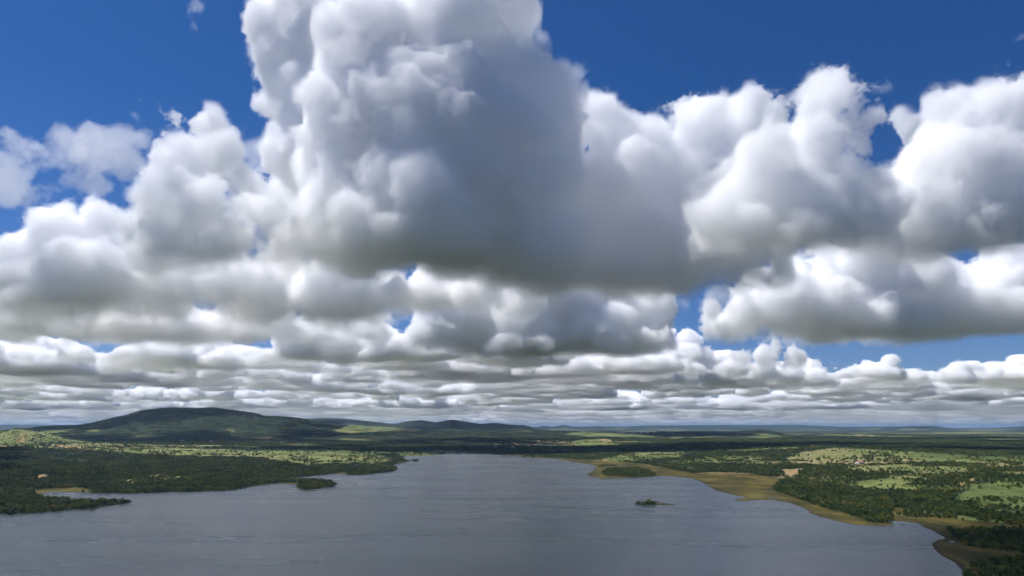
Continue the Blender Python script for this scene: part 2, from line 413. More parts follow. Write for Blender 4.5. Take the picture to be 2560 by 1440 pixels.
def cloud_material(name, density, edge, scale, erode, soft_base, aniso=0.0, detail=5.0, rough=0.62, lift=0.3, ragged=420.0):
    m = bpy.data.materials.new(name)
    m.use_nodes = True
    t = m.node_tree
    t.nodes.remove(t.nodes['Principled BSDF'])
    N, L = t.nodes, t.links
    pv = N.new('ShaderNodeVolumePrincipled')
    pv.inputs['Color'].default_value = (1, 1, 1, 1)
    pv.inputs['Anisotropy'].default_value = aniso
    pv.inputs['Density Attribute'].default_value = ''
    at = N.new('ShaderNodeAttribute'); at.attribute_name = 'density'
    geo = N.new('ShaderNodeNewGeometry')
    n1 = N.new('ShaderNodeTexNoise'); n1.noise_dimensions = '3D'
    n1.inputs['Scale'].default_value = 1.0 / scale
    n1.inputs['Detail'].default_value = detail
    n1.inputs['Roughness'].default_value = rough
    L.new(geo.outputs['Position'], n1.inputs['Vector'])
    def math_(op, a, b, c=None, clamp=False):
        q = N.new('ShaderNodeMath'); q.operation = op; q.use_clamp = clamp
        for k, v in enumerate((a, b, c)):
            if v is None: continue
            if isinstance(v, (int, float)): q.inputs[k].default_value = v
            else: L.new(v, q.inputs[k])
        return q.outputs[0]
    # density grid ramps 0..1 over the outer skin; noise eats into that skin
    e = math_('MULTIPLY_ADD', n1.outputs['Fac'], erode, lift - 0.5 * erode)
    d = math_('SUBTRACT', at.outputs['Fac'], e)
    d = math_('MULTIPLY', d, edge, clamp=True)
    d = math_('MULTIPLY', d, math_('MULTIPLY', at.outputs['Fac'], 5.0, clamp=True))
    sx = N.new('ShaderNodeSeparateXYZ'); L.new(geo.outputs['Position'], sx.inputs[0])
    n2 = N.new('ShaderNodeTexNoise'); n2.noise_dimensions = '2D'
    n2.inputs['Scale'].default_value = 1.0 / 2300.0
    n2.inputs['Detail'].default_value = 1.0
    L.new(geo.outputs['Position'], n2.inputs['Vector'])
    zb = math_('MULTIPLY_ADD', n1.outputs['Fac'], -ragged, sx.outputs[2])
    zb = math_('MULTIPLY_ADD', n2.outputs['Fac'], -300.0, zb)
    zb = math_('ADD', zb, 60.0 + .5 * ragged)
    zb = math_('MULTIPLY_ADD', zb, 1.0 / soft_base, -(BASE - 90.0) / soft_base, clamp=True)
    d = math_('MULTIPLY', d, zb)
    d = math_('MULTIPLY', d, density)
    L.new(d, pv.inputs['Density'])
    L.new(pv.outputs[0], t.nodes['Material Output'].inputs['Volume'])
    return m

def cloud_object(name, pts, voxel, mat, squash=1.0):
    pts = np.array(pts, dtype=np.float32)
    pts[:, 2] /= squash
    me = bpy.data.meshes.new(name)
    me.vertices.add(len(pts))
    me.vertices.foreach_set('co', pts[:, :3].ravel())
    me.attributes.new('puff_radius', 'FLOAT', 'POINT').data.foreach_set('value', pts[:, 3].copy())
    ob = bpy.data.objects.new(name, me)
    sc.collection.objects.link(ob)
    ob.scale = (1, 1, squash)
    ng = bpy.data.node_groups.new(name + '_puffs', 'GeometryNodeTree')
    ng.interface.new_socket('Geometry', in_out='INPUT', socket_type='NodeSocketGeometry')
    ng.interface.new_socket('Geometry', in_out='OUTPUT', socket_type='NodeSocketGeometry')
    N, L = ng.nodes, ng.links
    gi, go = N.new('NodeGroupInput'), N.new('NodeGroupOutput')
    mp = N.new('GeometryNodeMeshToPoints')
    na = N.new('GeometryNodeInputNamedAttribute'); na.data_type = 'FLOAT'; na.inputs[0].default_value = 'puff_radius'
    pv = N.new('GeometryNodePointsToVolume')
    try:
        pv.resolution_mode = 'VOXEL_SIZE'
    except Exception:
        pv.inputs['Resolution Mode'].default_value = 'Size'
    pv.inputs['Voxel Size'].default_value = voxel
    pv.inputs['Density'].default_value = 1.0
    L.new(na.outputs[0], pv.inputs['Radius'])
    L.new(gi.outputs[0], mp.inputs[0]); L.new(mp.outputs[0], pv.inputs[0])
    sm = N.new('GeometryNodeSetMaterial'); sm.inputs['Material'].default_value = mat
    L.new(pv.outputs[0], sm.inputs[0]); L.new(sm.outputs[0], go.inputs[0])
    ob.modifiers.new('puffs', 'NODES').node_group = ng
    ob['kind'] = 'stuff'
    return ob

def base_row(Y):
    return float(pixel(0.0, Y, BASE)[1])
def column(px, top, r, Y, out, fill=True, kids=(14, 10)):
    row, lim = top + r, base_row(Y) + .3 * r
    while True:
        c, s = point(px + rng.uniform(-.15, .15) * r, row, Y * (1 + rng.uniform(-.03, .03)))
        puffs(c, r * s * rng.uniform(.85, 1.05), 2, out, kids=kids)
        row += r * .95
        if not fill or row > lim:
            break
# (photograph column, top row, radius) of each dome of a cloud, by forward distance
NEAR = [
 (4000, 1, [(980,-20,130),(1120,-60,130),(1250,-20,100),(880,60,100),(1330,130,90),(850,180,110),(1400,190,60),(910,300,140),(1050,100,180),(1200,250,170),(1290,400,140),(870,440,120),(760,500,90),(1010,330,200),(1100,420,200),(1380,300,90)]),
 (4350, 1, [(1340,420,100),(1390,330,80),(1250,500,90)]),
 (5400, 0, [(720,-20,95),(650,0,52),(690,20,70),(715,190,70),(740,260,70),(640,40,40),(690,90,60),(740,140,85),(700,190,45),(760,250,85),(760,330,70),(735,300,35),(790,400,80),(820,20,70),(760,60,80),(850,330,90),(730,420,60)]),
 (3750, 1, [(420,350,65),(470,330,55),(520,430,80),(390,470,80),(330,520,55),(470,520,90),(600,470,70),(700,490,80),(560,540,70)]),
 (3300, 0, [(600,455,30),(650,460,38),(700,468,36),(560,462,16),(730,480,22)]),
 (4500, 0, [(435,258,42),(520,268,52),(560,320,50),(500,340,75),(440,310,60),(580,390,45),(640,430,50)]),
 (5300, 1, [(130,512,62),(240,518,66),(60,575,70),(320,575,60),(170,590,100),(380,630,85),(480,650,80),(600,640,70),(20,650,70),(280,620,90),(90,640,80),(560,690,80),(660,680,70)]),
 (5800, 1, [(700,645,75),(800,640,90),(950,660,95),(1080,680,95),(1200,690,75),(1300,705,55),(650,700,60),(880,700,95),(1150,720,60)]),
 (6700, 1, [(120,740,60),(260,730,70),(420,745,65),(560,760,60),(40,750,50),(700,765,50),(830,770,60),(960,780,60),(1080,790,50),(350,780,60),(640,790,50)]),
 (6300, 1, [(60,745,60),(200,755,60),(330,760,60),(460,765,50),(590,775,45)]),  # this row and the next four thicken the deck, added to shade the left hill
 (6500, 1, [(-330,750,110),(-180,750,110),(0,755,100),(150,760,100),(300,765,100),(430,770,90)]),  # leftmost domes lie out of view, added for the hill's shade
 (7000, 1, [(-280,760,110),(-100,760,110),(80,768,90),(240,772,90),(420,775,90),(560,780,80),(660,790,60)]),  # also added to darken the hill below; its left domes are unseen
 (6700, 1, [(-60,760,100),(60,765,100),(200,765,105),(340,768,100),(470,770,95),(590,775,85)]),
 (7100, 1, [(20,770,80),(140,765,90),(260,775,80),(380,780,70),(500,775,70),(620,785,60),(720,790,50)]),
 (7600, 1, [(30,790,60),(150,785,75),(290,800,60),(400,800,50),(480,785,60),(600,800,65),(700,805,50),(780,800,60),(900,805,60),(230,820,60)]),
 (8300, 1, [(1080,655,60),(1180,640,75),(1290,625,85),(1400,640,95),(1500,680,90),(1590,730,70),(1250,760,70),(1350,780,80),(1560,800,70),(1450,760,100),(1330,700,110),(1640,720,50),(1180,800,45)]),
 (9500, 1, [(760,795,60),(850,800,65),(950,815,55),(1040,825,60),(1120,840,60),(1220,850,50),(1320,858,45),(1000,865,45),(200,885,40),(330,888,45),(450,882,40),(60,882,40),(560,880,40),(660,878,50)]),
 (4300, 1, [(1500,230,58),(1555,275,66),(1440,255,50),(1630,295,58),(1715,222,48),(1770,225,45),(1820,250,50),(1890,205,46),(1945,232,40),(1600,380,110),(1480,400,110),(1740,340,115),(1640,440,120),(1560,600,75),(1640,585,75),(1790,400,110),(1700,560,70),(1530,520,90)]),
 (3300, 1, [(2085,152,60),(2050,180,55),(2120,185,60),(2030,230,55),(2150,250,65),(1990,300,75),(2090,310,110),(2190,380,80),(1900,320,75),(1860,430,85),(2040,440,100),(1960,400,90),(1790,480,70),(2190,450,60)]),
 (3500, 1, [(2440,235,75),(2400,215,50),(2545,175,70),(2340,215,50),(2480,190,40),(2400,320,120),(2540,340,120),(2320,430,80),(2260,520,50),(2440,460,110),(2350,290,60)]),
 (3700, 1, [(2265,420,65),(2235,480,70)]),
 (5200, 0, [(2250,270,28),(2285,290,40),(2300,340,42),(2250,400,50),(2200,450,60),(2130,500,60),(2270,450,50)]),
 (7000, 1, [(2080,580,72),(2170,590,80),(1975,625,62),(2290,650,75),(2350,645,44),(1900,660,40),(1860,700,46),(1780,742,30),(1820,745,30),(2000,690,90),(2120,690,105),(2250,710,105),(2390,720,90),(2480,630,85),(2560,620,85),(2430,700,100),(2540,710,110)]),
 (14000, 1, [(1655,797,20),(1672,830,28),(1720,822,34),(1650,860,44),(1760,862,30),(1820,905,34),(1600,885,34),(1900,930,24),(1960,925,22),(2030,935,20),(1560,900,30)]),
 (10500, 1, [(1940,838,18),(1905,862,28),(1985,868,28),(1850,868,22),(2040,892,18),(2080,902,11)]),
 (9600, 0, [(1740,873,20),(1705,882,13),(1765,880,13)]),
]
# unseen clouds added overhead and left of the view to shade the near shores
SHADE_CLOUDS = [(150,1080,190),(-60,1060,180),(350,1040,190),(520,940,200),(0,1100,150),(250,900,240),(60,820,300),(340,760,260),(-150,700,250),(250,500,260),(560,620,240),(-60,420,260),(480,880,180),(760,560,200),
            (-2450,2450,330),(-2150,2000,300),(-2900,3050,330),(-1750,1450,280),(-2700,2700,300),(-1450,1050,230),(-2000,1650,250)]
near_pts = []
for Yc, fill, domes in NEAR:
    for px, top, r in domes:
        column(px, top, r, Yc, near_pts, fill)
for x, y, r in SHADE_CLOUDS:
    puffs(np.array((x, y, BASE + .4 * r)), r * .8, 2, near_pts, kids=(14, 8), flat=.6)
near = cloud_object('clouds', near_pts, 58.0, cloud_material('cloud_water', 0.0145, 7.0, 520.0, 6.4, 190.0, 0.0, 7.0, 0.72, 0.20, 560.0))
wisp_pts = []
for px, py, r in [(60,360,50),(150,350,45),(250,350,50),(330,420,50),(20,470,50),(120,480,45),(240,470,45),(300,330,40),(40,420,55),(15,330,35),(120,400,60),(220,390,55),(300,400,50),(180,460,50),(80,490,40),(350,350,30),(490,15,30),(485,60,16),(640,385,40),(1440,180,32),(1420,215,28),(1350,100,22),(330,290,28),(350,260,18),(360,330,26),(490,110,14),(500,135,10),(2210,215,20),(2555,90,16),(1460,235,24),(720,215,30),(700,260,24),(1800,740,30),(1700,770,22),(2100,800,20),(1130,815,18)]:
    c, s = point(px, py, 5000)
    puffs(c, r * s, 1, wisp_pts, kids=(10,), flat=.6)
cloud_object('thin_clouds', wisp_pts, 50.0, cloud_material('thin_cloud_water', 0.0035, 2.0, 420.0, 7.0, 120.0, 0.0, 6.0, 0.70, 0.50))
def field(y0, y1, step, across, w, h, out, keep=lambda px, y: True):
    Y = y0
    while Y < y1:
        for _ in range(across):
            y = Y * rng.uniform(1, step)
            x = rng.uniform(-.95, .95) * y
            if not keep(pixel(x, y, BASE)[0], y): continue
            cw = rng.uniform(*w); ch = rng.uniform(*h)
            for q in range(rng.integers(5, 12)):
                r = ch * rng.uniform(.5, 1.0)
                puffs(np.array((x + rng.normal() * cw, y + rng.normal() * cw * .6, BASE + r * .12)), r, 1, out, kids=(9,), flat=.8)
        Y *= step
far_pts = []
field(9500, 32000, 1.09, 12, (400, 1300), (240, 760), far_pts, lambda px, y: px < 1580 or y > 13500)
cloud_object('distant_clouds', far_pts, 85.0, cloud_material('distant_cloud_water', 0.014, 4.0, 650.0, 4.6, 120.0, 0.0, 5.0, 0.66, 0.24, 300.0), .58)
hor_pts = []
field(32000, 150000, 1.11, 26, (1500, 5000), (700, 1600), hor_pts)
cloud_object('horizon_clouds', hor_pts, 200.0, cloud_material('horizon_cloud_water', 0.004, 2.0, 1500.0, 3.0, 200.0, 0.0, 3.0, 0.6, 0.25, 200.0), .4)
print('puffs', len(near_pts), len(far_pts), len(hor_pts))
# ------------------------------------------------------------------ lookups on the ground sheet
LY0, LY1 = math.log(yy[0]), math.log(yy[-1])
def sample(grid, x, y):
    fi = np.clip((np.log(y) - LY0) / (LY1 - LY0) * (NY - 1), 0, NY - 1.001)
    fj = np.clip((x / y + 1.2) / 2.4 * (NX - 1), 0, NX - 1.001)
    i, j = fi.astype(int), fj.astype(int)
    a, c = fi - i, fj - j
    return (grid[i, j] * (1 - c) + grid[i, j + 1] * c) * (1 - a) + (grid[i + 1, j] * (1 - c) + grid[i + 1, j + 1] * c) * a
def surface_at(px, py):
    """First ground point the sight line of a photograph pixel meets."""
    ys = np.geomspace(400, 80000, 4000)
    xs = np.array([point(px, py, Y)[0][0] for Y in ys])
    z = sample(GZ, xs, ys)
    rows = pixel(xs, ys, z)[1]
    k = int(np.argmax(rows <= py)) or len(ys) - 1
    return Vector((xs[k], ys[k], max(z[k], 0.0)))

# ------------------------------------------------------------------ trees
lm, t, b = material('leaves')
oi = t.nodes.new('ShaderNodeObjectInfo')
lr = ramp_node(t, [(0, (.026, .048, .012)), (.4, (.048, .082, .018)), (.8, (.084, .116, .026)), (1, (.120, .124, .036))])
t.links.new(oi.outputs['Random'], lr.inputs[0])
ln = noise_node(t, 1 / 1.7, 2, .5)
lv = ramp_node(t, [(.35, (.55, .6, .5)), (.65, (1.3, 1.25, 1.2))]); t.links.new(ln.outputs['Fac'], lv.inputs[0])
ln2 = noise_node(t, 1 / 55, 3, .6)
lv2 = ramp_node(t, [(.34, (.5, .68, .62)), (.48, (.95, 1, .9)), (.58, (1.6, 1.35, 1.0)), (.66, (1.9, 1.25, 1.0))]); t.links.new(ln2.outputs['Fac'], lv2.inputs[0])
c = mixc(t, lr.outputs[0], lv.outputs[0], 1.0, 'MULTIPLY')
c = mixc(t, c, lv2.outputs[0], 1.0, 'MULTIPLY')
t.links.new(c, b.inputs['Base Color'])
b.inputs['Roughness'].default_value = .7
b.inputs['Specular IOR Level'].default_value = .25
bark, t, b = material('bark')
n = noise_node(t, 3, 3); r = ramp_node(t, [(.3, (.06, .045, .035)), (.7, (.16, .13, .11))])
t.links.new(n.outputs['Fac'], r.inputs[0]); t.links.new(r.outputs[0], b.inputs['Base Color']); b.inputs['Roughness'].default_value = .9

def crown_geometry(rng, h, wd, n_leaf, leaf, lobes=6, at=(0, 0, 0), z0=.28):
    V, Fc = [], []
    L = []
    for k in range(lobes):
        a = rng.uniform(0, 6.283); q = rng.uniform(.15, .62) * wd * .5
        r = wd * rng.uniform(.20, .32)
        L.append((np.array((q * math.cos(a), q * math.sin(a), h * rng.uniform(z0 + .2, .98) - r * .8)), r))
    L.append((np.array((0, 0, h - wd * .30)), wd * .33))
    for c0, r in L:
        for _ in range(n_leaf // len(L)):
            u = rng.normal(size=3); u /= np.linalg.norm(u)
            p = c0 + u * r * np.array((1, 1, .8)) * rng.uniform(.6, 1.08)
            nrm = u + rng.normal(size=3) * .6; nrm /= np.linalg.norm(nrm)
            s1 = np.cross(nrm, rng.normal(size=3)); s1 /= np.linalg.norm(s1); s2 = np.cross(nrm, s1)
            s = leaf * rng.uniform(.6, 1.3)
            i = len(V)
            p = p + np.array(at)
            V += [p + s1 * s, p + s2 * s * .7, p - s1 * s * .9, p - s2 * s * .8]
            Fc.append((i, i + 1, i + 2, i + 3))
    return V, Fc
def limb(V, Fc, a, c, r0, r1, sides=5):
    a, c = np.array(a, float), np.array(c, float)
    d = c - a; d /= np.linalg.norm(d)
    s = np.cross(d, (0.3, .9, .1)); s /= np.linalg.norm(s); q = np.cross(d, s)
    i = len(V)
    for k in range(sides):
        w = 6.283 * k / sides
        V.append(a + (s * math.cos(w) + q * math.sin(w)) * r0)
    for k in range(sides):
        w = 6.283 * k / sides
        V.append(c + (s * math.cos(w) + q * math.sin(w)) * r1)
    for k in range(sides):
        Fc.append((i + k, i + (k + 1) % sides, i + sides + (k + 1) % sides, i + sides + k))
    Fc.append(tuple(i + sides + k for k in range(sides)))
def trunk_geometry(rng, h, wd):
    V, Fc = [], []
    limb(V, Fc, (0, 0, -.4), (0, 0, h * .22), .18, .14)
    for k in range(5):
        a = rng.uniform(0, 6.283)
        m = (.14 * wd * math.cos(a), .14 * wd * math.sin(a), h * rng.uniform(.4, .5))
        limb(V, Fc, (0, 0, h * .18), m, .12, .08)
        e = (m[0] + .2 * wd * math.cos(a + .4), m[1] + .2 * wd * math.sin(a + .4), h * rng.uniform(.65, .85))
        limb(V, Fc, m, e, .08, .03)
    return V, Fc
def new_mesh(name, V, Fc, mats, n_first=None):
    me = bpy.data.meshes.new(name)
    me.from_pydata([tuple(v) for v in V], [], Fc)
    for m in mats: me.materials.append(m)
    return me
rt = np.random.default_rng(5)
KINDS = [(5.2, 7.5, 8, 'broad spreading tree'), (6.0, 6.2, 7, 'tall rounded tree'), (4.2, 5.6, 6, 'low rounded tree'),
         (3.4, 6.8, 7, 'wide low thorn tree'), (2.6, 3.8, 5, 'small round shrub-like tree'), (4.8, 4.6, 6, 'narrow bushy tree')]
TREE = []
for h, wd, lobes, words_ in KINDS:
    V, Fc = crown_geometry(rt, h, wd, 340, .42, lobes)
    TV, TF = trunk_geometry(rt, h, wd)
    TREE.append((new_mesh('tree_crown', V, Fc, [lm]), new_mesh('tree_trunk', TV, TF, [bark])))
def plant(i, loc, scale, rot, label, cat='tree', group=None, name='bushy_tree'):
    r = bpy.data.objects.new(name, None); sc.collection.objects.link(r)
    r.empty_display_size = 1
    r.location = loc; r.scale = (scale,) * 3; r.rotation_euler = (0, 0, rot)
    tag(r, label, cat, group)
    for nm, m in (('crown', TREE[i][0]), ('trunk', TREE[i][1])):
        o = bpy.data.objects.new(nm, m); sc.collection.objects.link(o); o.parent = r
    return r

# prototypes for the woods nobody could count: single trees, thickets, and stretches of far canopy
def merged(n, spread, h, wd, leaf, per):
    V, Fc = [], []
    for _ in range(n):
        hh = h * rt.uniform(.6, 1.15)
        a, q = rt.uniform(0, 6.283), spread * math.sqrt(rt.uniform(0, 1))
        v, f = crown_geometry(rt, hh, wd * rt.uniform(.7, 1.2), per, leaf, 4, (q * math.cos(a), q * math.sin(a), 0))
        o = len(V); V += v; Fc += [tuple(k + o for k in g) for g in f]
    return V, Fc
WOOD = {
 'near': [merged(1, 0, h, wd, .55, 170) for h, wd, _l, _w in KINDS],
 'mid': [merged(12, 13, 4.6, 7, .95, 46) for _ in range(5)],
 'far': [merged(34, 40, 5, 10, 1.7, 22) for _ in range(4)],
}
OPEN = [[(1680,1150),(1760,1140),(1990,1128),(2100,1118),(2300,1124),(2560,1138),(2900,1140),(2900,1230),(2560,1225),(2440,1222),(2350,1225),(2250,1226),(2150,1222),(2080,1208),(1960,1200),(1860,1184),(1740,1180),(1640,1160)],
        [(2380,1260),(2420,1220),(2900,1190),(2900,1310),(2560,1300),(2450,1288)],
        [(-400,1124),(100,1128),(300,1134),(420,1142),(330,1150),(150,1152),(-400,1146)], [(640,1142),(980,1134),(1000,1160),(900,1166),(720,1158)],
        [(1440,1160),(1560,1132),(1760,1118),(1760,1146),(1640,1160),(1500,1166)], [(1940,1108),(2200,1098),(2560,1110),(2900,1108),(2900,1120),(2300,1116),(2000,1122)]]
OPENS = blur(covers(OPEN).astype(float))
FOREST = np.clip((1 - pasture) * (1 - soil) * (1 - marsh), 0, 1) * smooth(S_, 1, 4) * (1 - .45 * OPENS)
THICKET = [[(2370,1330),(2480,1322),(2560,1326),(2900,1330),(2900,1390),(2560,1384),(2470,1374),(2400,1362)],
           [(2420,1420),(2470,1400),(2560,1396),(2900,1400),(2900,1500),(2400,1500)],
           [(1506,1178),(1530,1173),(1600,1172),(1636,1183),(1640,1190),(1560,1192),(1510,1188)],
           [(2160,1288),(2200,1282),(2230,1285),(2242,1304),(2205,1311),(2170,1304)],
           [(1500,1163),(1540,1161),(1540,1167),(1500,1168)],[(1910,1180),(1960,1182),(1950,1192),(1905,1190)],
           [(1995,1176),(2060,1180),(2055,1190),(2000,1188)],[(2500,1294),(2900,1300),(2900,1318),(2500,1312)],
           [(748,1203),(800,1200),(832,1206),(838,1211),(800,1216),(760,1218),(745,1213)]]
THICK = (covers(THICKET, PX + (WX - PX) * .3, PY + (WY - PY) * .3) & (S_ > 1)).astype(float)
ISL = np.zeros(S_.shape, bool)
for p in ISLET_GROUND[:1]: ISL |= inside(p, GX, GY)
def scatter(y0, y1, spacing, open_density, seed, wood=1.0):
    r = np.random.default_rng(seed)
    n = int(.84 * (y1 ** 2 - y0 ** 2) / spacing ** 2)
    y = np.sqrt(r.uniform(y0 ** 2, y1 ** 2, n)); x = r.uniform(-.84, .84, n) * y
    g = fbm(x, y, 170, 4, 501, .6); g2 = fbm(x, y, 45, 3, 503)
    f = sample(FOREST, x, y) * np.clip(1.0 + 3.5 * (g + .08), .15, 1)
    pa = sample(pasture, x, y) * open_density * np.clip(.35 + 5 * g + 5 * g2, .02, 2.2)
    th = sample(THICK, x, y) * .9
    d = np.maximum(np.maximum(f * wood, pa), th * wood)
    rim = sample(S_, x, y)
    d = d * (rim > 1.5)
    k = r.uniform(0, 1, n) < d
    x, y = x[k], y[k]
    return x, y, np.maximum(sample(GZ, x, y), 0), r
xn, yn, zn, rn = scatter(560, 2100, 5.2, .42, 601)
xm, ym, zm, rm = scatter(2100, 5200, 20, .04, 602)
xs_, ys_, zs_, rs_ = scatter(2100, 5200, 9, .16, 604, 0.0)
xf, yf, zf, rf = scatter(5200, 10500, 62, .08, 603)
print('trees', len(xn), len(xm), len(xf))

# the 300 that show largest are trees of their own
pxn, pyn = pixel(xn, yn, zn)
seen = (pxn > -5) & (pxn < 2560) & (pyn < 1450)
order = np.argsort(np.where(seen, yn, 1e9))[:300]
for k in order:
    i = int(rn.integers(0, 6)); px_, py_ = pxn[k], pyn[k]
    side = lambda a, c: 'left end' if px_ < a else ('middle' if px_ < c else 'right end')
    if px_ < 1280: where = 'in the wood on the left shore'
    elif py_ > 1392: where = 'at the ' + side(2480, 2525) + ' of the bottom right corner thicket'
    elif py_ > 1318: where = 'at the ' + side(2440, 2500) + ' of the thicket amid the brown marsh'
    elif px_ > 2300: where = 'at the ' + side(2390, 2480) + ' of the grove behind the right marsh'
    elif py_ > 1270: where = 'in the clump beside the small inlet of the right shore'
    else: where = 'in the wood behind the right shore marsh'
    lab = KINDS[i][3] + ' ' + where
    plant(i, (xn[k], yn[k], zn[k] - .1), rn.uniform(.75, 1.2), rn.uniform(0, 6.28), lab, 'tree', lab.replace(' tree', ' trees'))
rest = np.ones(len(xn), bool); rest[order] = False
def woodland(name, kind_key, xs, ys, zs, r, smin, smax):
    pts = np.stack([xs, ys, zs - .1], -1).astype(np.float32)
    me = bpy.data.meshes.new(name)
    me.vertices.add(len(pts)); me.vertices.foreach_set('co', pts.ravel())
    me.attributes.new('turn', 'FLOAT', 'POINT').data.foreach_set('value', r.uniform(0, 6.28, len(pts)).astype(np.float32))
    me.attributes.new('size', 'FLOAT', 'POINT').data.foreach_set('value', r.uniform(smin, smax, len(pts)).astype(np.float32))
    me.attributes.new('pick', 'INT', 'POINT').data.foreach_set('value', r.integers(0, len(WOOD[kind_key]), len(pts)).astype(np.int32))
    ob = bpy.data.objects.new(name, me); sc.collection.objects.link(ob); ob['kind'] = 'stuff'
    protos = bpy.data.collections.new(name + '_kinds')
    for V, Fc in WOOD[kind_key]:
        protos.objects.link(bpy.data.objects.new('foliage', new_mesh('foliage', V, Fc, [lm])))
    ng = bpy.data.node_groups.new(name, 'GeometryNodeTree')
    ng.interface.new_socket('Geometry', in_out='INPUT', socket_type='NodeSocketGeometry')
    ng.interface.new_socket('Geometry', in_out='OUTPUT', socket_type='NodeSocketGeometry')
    N, L = ng.nodes, ng.links
    gi, go = N.new('NodeGroupInput'), N.new('NodeGroupOutput')
    mp = N.new('GeometryNodeMeshToPoints'); ip = N.new('GeometryNodeInstanceOnPoints'); ci = N.new('GeometryNodeCollectionInfo')
    ci.inputs['Collection'].default_value = protos; ci.inputs['Separate Children'].default_value = True; ci.inputs['Reset Children'].default_value = True
    def attr(nm, ty):
        q = N.new('GeometryNodeInputNamedAttribute'); q.data_type = ty; q.inputs[0].default_value = nm
        return q.outputs[0]
    L.new(gi.outputs[0], mp.inputs[0]); L.new(mp.outputs[0], ip.inputs['Points']); L.new(ci.outputs[0], ip.inputs['Instance'])
    ip.inputs['Pick Instance'].default_value = True
    L.new(attr('pick', 'INT'), ip.inputs['Instance Index']); L.new(attr('size', 'FLOAT'), ip.inputs['Scale'])
    cx = N.new('ShaderNodeCombineXYZ'); L.new(attr('turn', 'FLOAT'), cx.inputs['Z']); L.new(cx.outputs[0], ip.inputs['Rotation'])
    L.new(ip.outputs[0], go.inputs[0])
    ob.modifiers.new('woodland', 'NODES').node_group = ng
    return ob
woodland('woodland', 'near', xn[rest], yn[rest], zn[rest], rn, .7, 1.25)
woodland('distant_woodland', 'mid', xm, ym, zm, rm, .75, 1.2)
woodland('scattered_trees', 'near', xs_, ys_, zs_, rs_, .8, 1.7)
woodland('far_woodland', 'far', xf, yf, zf, rf, .7, 1.2)

# ------------------------------------------------------------------ trees that stand by themselves
def at_px(px, py, zmin=0.0):
    p = surface_at(px, py)
    return (p.x, p.y, max(p.z, zmin) - .1)
SINGLES = [
 (0, 1639, 1257.5, .95, 'round dark tree, tallest on the small islet in the middle of the lake'),
 (4, 1604, 1257.5, .9, 'bushy shrub at the left end of the small mid-lake islet'),
 (4, 1610, 1257.5, .85, 'second shrub from the left on the small mid-lake islet'),
 (5, 1617, 1257.8, .62, 'narrow shrub left of the round tree on the mid-lake islet'),
 (4, 1625, 1257.8, .7, 'shrub just left of the round tree on the mid-lake islet'),
 (4, 1652, 1259.5, .5, 'low shrub just right of the round tree on the mid-lake islet'),
 (4, 1669, 1256.0, .7, 'small tree standing in water behind the right end of the mid-lake islet'),
 (3, 1632, 1258.0, .55, 'wide low bush touching the left foot of the round islet tree'),
 (4, 1660, 1260.3, .45, 'lowest shrub on the thin right part of the mid-lake islet'),
 (4, 1596, 1258.6, .6, 'outermost shrub on the left tip of the mid-lake islet'),
 (3, 1035, 1152.3, 2.1, 'left half of the dark bush islet off the left headland'),
 (0, 1042, 1152.3, 1.7, 'right half of the dark bush islet off the left headland'),
 (0, 1259, 1141.7, 1.7, 'leftmost of three dark trees standing on the thin far sandspit'),
 (5, 1267, 1141.8, 1.9, 'middle of three dark trees standing on the thin far sandspit'),
 (0, 1277, 1141.9, 1.9, 'rightmost of three dark trees standing on the thin far sandspit'),
 (0, 1311, 1143.4, 2.3, 'dark tree at the waterline right of the thin far sandspit'),
 (0, 1334, 1144.5, 2.0, 'dark tree at the waterline, second right of the thin far sandspit'),
 (1, 104, 1243.5, 1.1, 'lone tree rising above the low wood of the left spit'),
 (1, 632, 1139.5, 1.7, 'left of the paired lone trees at the edge of the sunlit strip'),
 (1, 643, 1139.5, 1.7, 'right of the paired lone trees at the edge of the sunlit strip'),
 (0, 726, 1140.5, 1.9, 'broad tree standing alone right of the paired trees'),
 (0, 829, 1143.0, 1.9, 'broad tree standing alone in the shaded left meadow'),
 (0, 342, 1211.0, .95, 'left of three dark trees in the small field of the left wood'),
 (0, 360, 1206.5, .95, 'middle of three dark trees in the small field of the left wood'),
 (0, 383, 1208.0, .95, 'right of three dark trees in the small field of the left wood'),
 (0, 203, 1128.5, 2.2, 'dark lone tree on the pale strip under the grassy hill'),
]
for i, px, py, s, lab in SINGLES:
    plant(i, at_px(px, py), s * (.85 if 'mid-lake' in lab or 'middle of the lake' in lab else 1.15), rt.uniform(0, 6.28), lab, name='lone_tree')

# bare drowned trees at the tip of the left peninsula and in the far water
def dead_tree(px, py, h, lab, lean=.1):
    V, Fc = [], []
    limb(V, Fc, (0, 0, -1), (lean * h, 0, h * .55), .16 * h / 4, .09 * h / 4)
    for k in range(7):
        a = rt.uniform(0, 6.283); z = h * rt.uniform(.35, .55)
        e = (lean * h + .35 * h * math.cos(a), .35 * h * math.sin(a), z + h * rt.uniform(.1, .45))
        limb(V, Fc, (lean * z, 0, z), e, .07 * h / 4, .03 * h / 4, 4)
    r = bpy.data.objects.new('dead_tree', new_mesh('dead_tree', V, Fc, [bark])); sc.collection.objects.link(r)
    r.location = at_px(px, py)
    tag(r, lab, 'dead tree', 'bare drowned trees in the lake')
for px, py, h, lab in [(841,1208,4.5,'bare drowned tree nearest the bushy tip of the left peninsula'),(846,1209.5,5.5,'bare drowned tree, middle of those off the peninsula tip'),
                       (852,1209.5,4,'bare low branches farthest off the left peninsula tip'),(1207,1142,6,'thin bare trunk rising from the water at the far end of the lake'),
                       (1600,1262,3,'bare drowned branches at the left tip of the mid-lake islet')]:
    dead_tree(px, py, h, lab)

